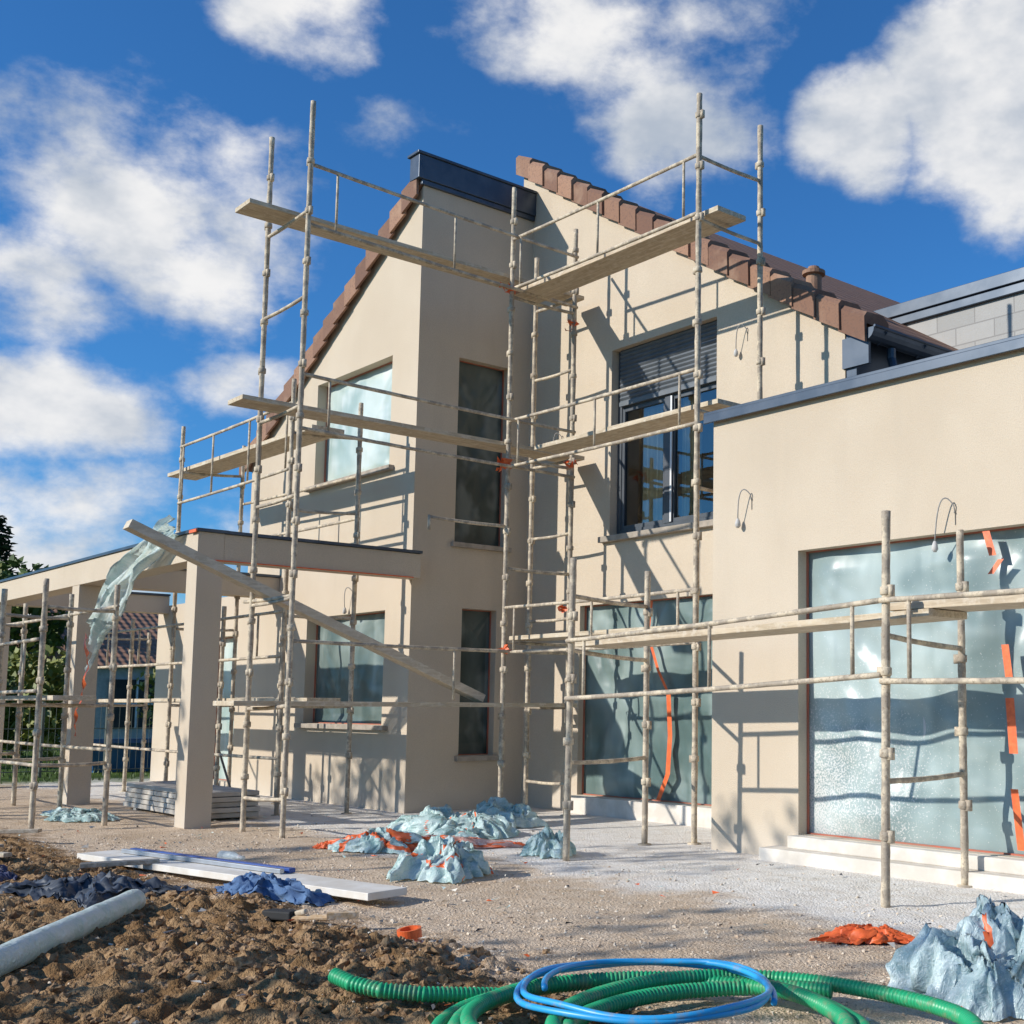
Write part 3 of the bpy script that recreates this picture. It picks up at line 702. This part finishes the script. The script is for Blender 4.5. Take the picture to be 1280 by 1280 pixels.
for (x,y,l,an) in ((-10.6,2.35,1.1,.3),(-11.0,2.0,.8,-.2),(-10.2,1.9,1.6,.15),(-12.0,2.9,.7,.9),(-11.4,2.6,.9,.1),(-9.2,3.0,.5,1.2),(-12.6,2.5,.6,-.5),(-11.6,2.2,1.2,.5)):
    z0=gh(x,y)+.05; d=Vector((math.cos(an),math.sin(an),.02))*l/2; c=Vector((x,y,z0)); m.beam(c-d,c+d,random.uniform(.05,.12),.03)
m.obj('timber_offcuts',[m_wood('grey_wood',(.35,.27,.19),(.5,.42,.32))],bevel=.003)
m=MB()
for k in range(420):
    x=random.uniform(-13,-3); y=random.gauss(5.0,1.3) if random.random()<.7 else random.uniform(1.5,3.5)
    if y>7 : y=6.8
    s_=random.uniform(.008,.04); z0=gh(x,y)+.008; c=Vector((x,y,z0))
    q=[c+Vector((random.uniform(-s_,s_),random.uniform(-s_,s_),random.uniform(0,s_*.7))) for _ in range(4)]
    m.quad(*q,random.choice((0,1,2,2,2,3)))
m.obj('scattered_scraps',[ORANGE,PL_P,simple('render_crumb',(.75,.70,.6)),simple('dark_scrap',(.06,.06,.07))])
m=MB()
for i in range(5):
    m.box(-15.3+random.uniform(-.04,.04),-12.95+random.uniform(-.04,.04),5.0+random.uniform(-.02,.02),5.6,.03+i*.055,.078+i*.055)
m.box(-15.0,-14.9,5,5.6,-.03,.03);m.box(-13.4,-13.3,5,5.6,-.03,.03)
m.obj('stack_of_panels',[simple('pale_panel',(.55,.51,.45),(.42,.38,.33),3,.8)],bevel=.004)
m=MB()
for dx in (-.2,.2):
    m.beam((-15.5+dx,5.75,0),(-15.5+dx*.8,6.0,.85),.05,.025,0); m.beam((-15.5+dx,6.3,0),(-15.5+dx*.8,6.02,.85),.04,.02,1)
for i in range(3):
    f=.25+.28*i; m.box(-15.7+.02*i,-15.3-.02*i,5.72+.25*f,5.82+.25*f,.85*f-.01,.85*f+.01,0)
m.obj('step_ladder',[simple('blue_ladder',(.04,.12,.25)),simple('ladder_grey',(.2,.2,.2))])
# ---------------------------------------------------------------- hoses
def hose(name,pts,r,mat,corr=0,pitch=.02):
    P=[Vector(p) for p in pts]
    for _ in range(2): P=[P[0]]+[(P[i-1]+P[i]*2+P[i+1])/4 for i in range(1,len(P)-1)]+[P[-1]]
    L=[0]
    for a,b in zip(P[:-1],P[1:]): L.append(L[-1]+(b-a).length)
    step=pitch/4 if corr else .03
    n=int(L[-1]/step); out=[];rr=[];k=0
    for i in range(n+1):
        s=i*step
        while k<len(L)-2 and L[k+1]<s: k+=1
        f=(s-L[k])/(L[k+1]-L[k]); out.append(P[k].lerp(P[k+1],min(1,f)))
        rr.append(r*(1+corr*(1 if (i%4)<2 else -1)))
    m=MB(); m.tube(out,rr,12); return m.obj(name,[mat],smooth=True)
def plast(name,c,rough=.35):
    m,nt,bs=newmat(name); p_=pos(nt)
    cc=mix(nt,mth(nt,'MULTIPLY',sstep(nt,nz(nt,p_,14,4,.7),.5,.7),.5),c,(.35,.27,.17))
    nt.links.new(cc,bs.inputs['Base Color']); bs.inputs['Roughness'].default_value=rough; return m
GRN=plast('green_hose',(.02,.36,.15),.42); BLU=plast('blue_hose',(.03,.36,.72),.4)
def coil(cx,cy,r,turns,a0,z0,seed,dr=0,ex=1,sq=1,wob=.12,rise=.015,lump=.02):
    pts=[];n=int(turns*48)
    for i in range(n+1):
        a=a0+2*math.pi*i/48; q=Vector((math.cos(a)*.8,math.sin(a)*.8,seed+i/48*.6))
        rr=r*(1+wob*noise.noise(q))+dr*i/48
        x=cx+rr*math.cos(a)*ex; y=cy+rr*math.sin(a)*sq
        pts.append((x,y,z0+rise*(i/48)+lump*noise.noise(q*1.5)))
    return pts
hose('green_corrugated_hose',[(-4.60,2.32,.15),(-4.5,2.30,.14),(-4.38,2.36,.12),(-4.28,2.5,.09),(-4.22,2.75,.075)]+coil(-3.42,2.98,.79,2.5,math.pi*.98,.06,1,dr=-.07,rise=.02)[1:],.029,GRN,.08,.018)
hose('green_corrugated_hose',coil(-3.10,3.18,.66,1.7,1.9,.08,4,dr=.08,wob=.2),.029,GRN,.08,.018)
hose('blue_hose',coil(-3.62,3.12,.51,2.6,.5,.13,9,dr=-.03,wob=.16,rise=.012,lump=.03),.012,BLU)
# ---------------------------------------------------------------- trees and garden
BARK=simple('bark',(.10,.075,.05),(.06,.045,.03),10,.95,.8,30)
def leafcloud(mb,c,rx,ry,rz,n,size,mi,flat=0,hole=.1,seed=0):
    k=0;t=0
    while k<n and t<n*6:
        t+=1
        u=Vector((random.uniform(-1,1),random.uniform(-1,1),random.uniform(-1,1)))
        if u.length>1+.25*noise.noise(u*2+Vector((seed,0,0))): continue
        if noise.noise(u*2.6+Vector((seed,3,1)))<hole-.1: continue
        p=Vector(c)+Vector((u.x*rx,u.y*ry,u.z*rz)); k+=1
        a=Vector((random.gauss(0,1),random.gauss(0,1),random.gauss(0,1))).normalized(); b=a.orthogonal().normalized()
        s=size*random.uniform(.6,1.3)
        mb.add([p+a*s,p+b*s*.5,p-a*s,p-b*s*.5],[(0,1,2,3)],mi)
def tree(name,x,y,base,crowns,nleaf,size,leaf,th):
    m=MB()
    m.tube([(x,y,-.1),(x+.05,y,th*.4),(x-.03,y+.04,th*.75),(x,y,th)],[base,base*.75,base*.55,base*.35],9,0)
    for i,(c,r3) in enumerate(crowns):
        c=Vector(c); st=Vector((x,y,th*(.6+.3*random.random())))
        mid=st.lerp(c,.5)+Vector((0,0,.15)); m.tube([st,mid,c,c+Vector((random.uniform(-.5,.5),random.uniform(-.5,.5),r3[2]*.6))],[base*.4,base*.28,base*.16,.01],6,0)
        leafcloud(m,c,*r3,int(nleaf*r3[0]*r3[2]),size,1,seed=i*3.1+x)
    return m.obj(name,[BARK,leaf])
LEAFG=m_leaf('leaf_green',(.05,.09,.015),(.13,.18,.04))
LEAFY=m_leaf('leaf_autumn',(.10,.13,.02),(.28,.28,.06))
LEAFD=m_leaf('conifer_needles',(.012,.03,.012),(.03,.06,.02))
tree('garden_tree',-18.6,-5.2,.14,[((-19.6,-5.2,5.9),(1.4,1.2,.9)),((-17.6,-5,6.2),(1.4,1.2,.9)),((-18.6,-5.4,6.6),(1.2,1.0,.7))],300,.09,LEAFY,5.4)
tree('garden_tree',-12.6,-5.2,.12,[((-13.4,-5.2,5.6),(1.1,1.0,.7)),((-12.1,-5.1,6.4),(1.1,1.0,.6))],230,.09,LEAFY,5.0)
tree('garden_tree',-8.0,-5.6,.12,[((-8.8,-5.6,5.4),(1.0,1.0,.45)),((-6.9,-5.6,5.3),(1.2,1.0,.4))],180,.09,LEAFY,4.8)
tree('garden_tree',-39.5,9.3,.16,[((-39.5,9.3,3.6),(1.5,1.5,1.2)),((-39.6,10.4,3.9),(1.3,1.2,1.1)),((-39.2,8.3,4.2),(1.2,1.2,1.1)),((-39.4,9.6,4.7),(1.1,1.1,.7))],420,.14,LEAFG,4.0)
tree('garden_tree',-37.5,7.4,.16,[((-37.5,7.4,3.2),(1.5,1.5,1.3)),((-37.6,8.2,4.0),(1.2,1.2,1.0)),((-37.3,6.4,4.0),(1.2,1.2,1.0))],420,.14,LEAFY,3.6)
def conifer(name,x,y,h,r):
    m=MB(); m.tube([(x,y,0),(x,y,h)],[.2,.02],7,0)
    for i in range(26):
        z_=h*(.12+.88*i/26); rr=r*(1-i/27)
        for k in range(9):
            a=random.uniform(0,6.28); e=Vector((x+rr*math.cos(a),y+rr*math.sin(a),z_-rr*.25)); s_=Vector((x,y,z_))
            m.tube([s_,e],[.03,.005],4,0)
            for q in range(14):
                f=random.uniform(.2,1); p_=s_.lerp(e,f)+Vector((random.gauss(0,.12),random.gauss(0,.12),random.gauss(0,.08)))
                a_=Vector((random.gauss(0,1),random.gauss(0,1),random.gauss(0,.5))).normalized()*.16; b_=a_.orthogonal().normalized()*.05
                m.add([p_+a_,p_+b_,p_-a_,p_-b_],[(0,1,2,3)],1)
    m.obj(name,[BARK,LEAFD])
conifer('conifer_tree',-44,10.0,7.3,2.3); conifer('conifer_tree',-47,9,6.6,2.4)
def bush(name,x,y,h,r,leaf,n=2200,size=.11):
    m=MB()
    for k in range(6):
        a=random.uniform(0,6.28); m.tube([(x,y,0),(x+.4*r*math.cos(a),y+.4*r*math.sin(a),h*.5),(x+.7*r*math.cos(a),y+.7*r*math.sin(a),h*.85)],[.05,.03,.01],5,0)
    for k in range(5):
        leafcloud(m,(x+random.uniform(-.5,.5)*r,y+random.uniform(-.5,.5)*r,h*random.uniform(.35,.68)),r*.62,r*.62,h*.36,n//5,size,1,seed=k+x)
    m.obj(name,[BARK,leaf])
bush('garden_bush',-29.5,7.4,2.7,1.3,LEAFY); bush('garden_bush',-32,5.8,4.2,2.0,LEAFY,3500,.15); bush('garden_bush',-36,13.5,3.0,1.6,LEAFY); bush('garden_bush',-27,6.0,1.9,1.0,LEAFG)
bush('garden_bush',-27.5,10.6,1.3,.7,LEAFY)
m=MB()
for k in range(34):
    x=-75+random.uniform(-6,6);y=-10+k*1.6
    leafcloud(m,(x,y,2.6),3,2.2,3.0+random.uniform(-.8,1.2),260,.35,0,seed=k)
m.obj('distant_trees',[LEAFG])
nh=empty('neighbour_house'); m=MB()
m.box(-50,-41,12.2,22,-.1,2.5,0)
m.obj('walls',[simple('pale_wall',(.5,.5,.47),(.42,.42,.4))],nh)
m=MB()
m.add([(-40.6,11.8,2.4),(-40.6,22.4,2.4),(-45.5,22.4,4.6),(-45.5,11.8,4.6),(-50.4,11.8,2.4),(-50.4,22.4,2.4)],[(0,1,2,3),(3,2,5,4),(0,3,4),(1,5,2)])
m.obj('tiled_roof',[m_rooftile('old_tiles')],nh)
m=MB()
for y0 in (12.8,15,17.4): 
    m.box(-40.98,-40.9,y0,y0+1.5,.5,2.0,0)
    for q in (0,.73,1.46): m.box(-40.92,-40.86,y0+q,y0+q+.06,.45,2.05,1)
    m.box(-40.92,-40.87,y0,y0+1.5,1.2,1.26,1)
m.obj('windows',[DARK,simple('white_frame',(.7,.7,.7))],nh)
m=MB()
for k in range(14):
    y=1+k*1.0; m.tube([(-22.5,y,0),(-22.5,y,1.25)],.03,6)
for zz in (.1,.45,.8,1.2): m.tube([(-22.5,1,zz),(-22.5,14,zz)],.008,4)
for k in range(130):
    y=1+k*.1; m.tube([(-22.5,y,.1),(-22.5,y,1.2)],.004,3)
m.obj('wire_fence',[simple('fence_metal',(.12,.14,.12))])
m=MB()
m.add([(-24.6,7.0,.55),(-24.6,8.9,.55),(-23.4,8.9,.55),(-23.4,7.0,.55),(-24.45,7.15,0),(-24.45,8.75,0),(-23.55,8.75,0),(-23.55,7.15,0)],[(4,5,1,0),(5,6,2,1),(6,7,3,2),(7,4,0,3),(4,7,6,5)])
m.box(-24.66,-23.34,6.94,7.02,.52,.6); m.box(-24.66,-23.34,8.88,8.96,.52,.6); m.box(-23.42,-23.34,7.02,8.88,.52,.6)
m.obj('blue_skip',[simple('blue_skip_paint',(.02,.12,.30),(.02,.09,.22),5,.5)])
m=MB()
for k in range(6000):
    x=random.uniform(-36,-21);y=random.uniform(2,14); h_=random.uniform(.04,.12); a=random.uniform(0,6.28); w_=.012
    m.add([(x-w_*math.cos(a),y-w_*math.sin(a),0),(x+w_*math.cos(a),y+w_*math.sin(a),0),(x+random.uniform(-.04,.04),y+random.uniform(-.04,.04),h_)],[(0,1,2)])
m.obj('grass',[m_leaf('grass_blade',(.06,.10,.02),(.14,.19,.05))])
# ---------------------------------------------------------------- light
el=RAD(26.5); k=math.cos(el)
D=Vector((.372*k,.928*k,-math.sin(el)))
L=bpy.data.lights.new('sun','SUN'); L.energy=4.8; L.angle=RAD(.5); L.color=(1,.95,.87)
so=bpy.data.objects.new('sun',L); sc.collection.objects.link(so); so.rotation_euler=D.to_track_quat('-Z','Y').to_euler()
W=bpy.data.worlds.new('World'); sc.world=W; W.use_nodes=True; nt=W.node_tree
try:
    W.cycles.sampling_method='MANUAL'; W.cycles.sample_map_resolution=256
except Exception: pass
bg=nt.nodes['Background']; bg.inputs[1].default_value=.1
sky=N(nt,'ShaderNodeTexSky',sky_type='NISHITA'); sky.sun_disc=False; sky.sun_elevation=el; sky.sun_rotation=math.atan2(-.372,-.928)
sky.air_density=1.0; sky.dust_density=.4; sky.ozone_density=3
tc=N(nt,'ShaderNodeTexCoord'); dv=tc.outputs['Generated']
sp=N(nt,'ShaderNodeSeparateXYZ'); nt.links.new(dv,sp.inputs[0])
azr=mth(nt,'ARCTAN2',sp.outputs[1],sp.outputs[0]); az=mth(nt,'MULTIPLY',azr,57.2958)
elv=mth(nt,'MULTIPLY',mth(nt,'ARCSINE',sp.outputs[2]),57.2958)
blobs=[(163.5,21.0,7.5,4.6,1.1),(168,17.6,6,3.2,1.0),(156,29.5,3.6,2.6,.95),(143,31.5,8.0,4.0,1.05),(138.5,26,4.0,2.4,.85),
 (123.5,28,4.0,5,1.1),(129.8,26.0,2.8,2.4,1),(122,24.0,3.4,3.2,1),(167,12.0,6,2.6,.95),(165,6.8,9,3.6,1.05),(157.0,13.5,3.5,1.3,.8),(151,25.6,3.2,1.4,.62),
 (112,27,6,4,1),(60,25,22,9,.9),(-60,32,26,9,.9),(-140,35,24,8,.9)]
tot=None
for a,e,wa,we,wt in blobs:
    dx=mth(nt,'MULTIPLY_ADD',az,1/wa,-a/wa); dy=mth(nt,'MULTIPLY_ADD',elv,1/we,-e/we)
    d2=mth(nt,'MULTIPLY_ADD',dx,dx,mth(nt,'MULTIPLY',dy,dy))
    gq=mth(nt,'SUBTRACT',wt,mth(nt,'MULTIPLY',d2,wt*.55))
    tot=gq if tot is None else mth(nt,'MAXIMUM',tot,gq)
def wn_(scale,detail,rough,off,st=1.6):
    mp=N(nt,'ShaderNodeMapping'); mp.inputs['Scale'].default_value=(1,1,st); mp.inputs['Location'].default_value=off; nt.links.new(dv,mp.inputs['Vector'])
    n=N(nt,'ShaderNodeTexNoise'); n.inputs['Scale'].default_value=scale; n.inputs['Detail'].default_value=detail; n.inputs['Roughness'].default_value=rough
    nt.links.new(mp.outputs[0],n.inputs['Vector']); return n.outputs['Fac']
n1=wn_(6,8,.59,(1.3,.2,.7)); n3=wn_(8,5,.57,(1.3,.2,.62))
den=mth(nt,'MULTIPLY_ADD',mth(nt,'SUBTRACT',n1,.5),3.8,tot)
cf=sstep(nt,den,.26,1.10)
tn=N(nt,'ShaderNodeMix',data_type='RGBA',blend_type='MULTIPLY'); tn.inputs[0].default_value=1; tn.inputs[7].default_value=(.38,.94,1.46,1); nt.links.new(sky.outputs[0],tn.inputs[6])
cc=mix(nt,sstep(nt,mth(nt,'MULTIPLY_ADD',den,.12,n3),.40,.78),(4.6,5.2,6.1),(9.3,9.2,9.1))
fin=mix(nt,mth(nt,'MULTIPLY',cf,.97),tn.outputs[2],cc)
nt.links.new(fin,bg.inputs[0])
# ---------------------------------------------------------------- camera
h=RAD(46.3); Fv=Vector((-math.sin(h),math.cos(h),0)); Rv=Vector((math.cos(h),math.sin(h),0)); U=Vector((0,0,1)); p_=RAD(5.9)
f=(Fv*math.cos(p_)+U*math.sin(p_)); u=(U*math.cos(p_)-Fv*math.sin(p_))
M3=Matrix((Rv,u,-f)).transposed() @ Matrix.Rotation(RAD(0.3),3,'Z')
cam=bpy.data.cameras.new('camera'); co=bpy.data.objects.new('camera',cam); sc.collection.objects.link(co)
M4=M3.to_4x4(); M4.translation=Vector((0,0,1.2)); co.matrix_world=M4
cam.sensor_width=36; cam.lens=1530/1280*36; cam.shift_x=-(900-640)/1280; cam.shift_y=(727-640)/1280
cam.clip_end=8000; cam.clip_start=.05
sc.camera=co
sc.view_settings.view_transform='Standard'; sc.view_settings.look='None'; sc.view_settings.exposure=0
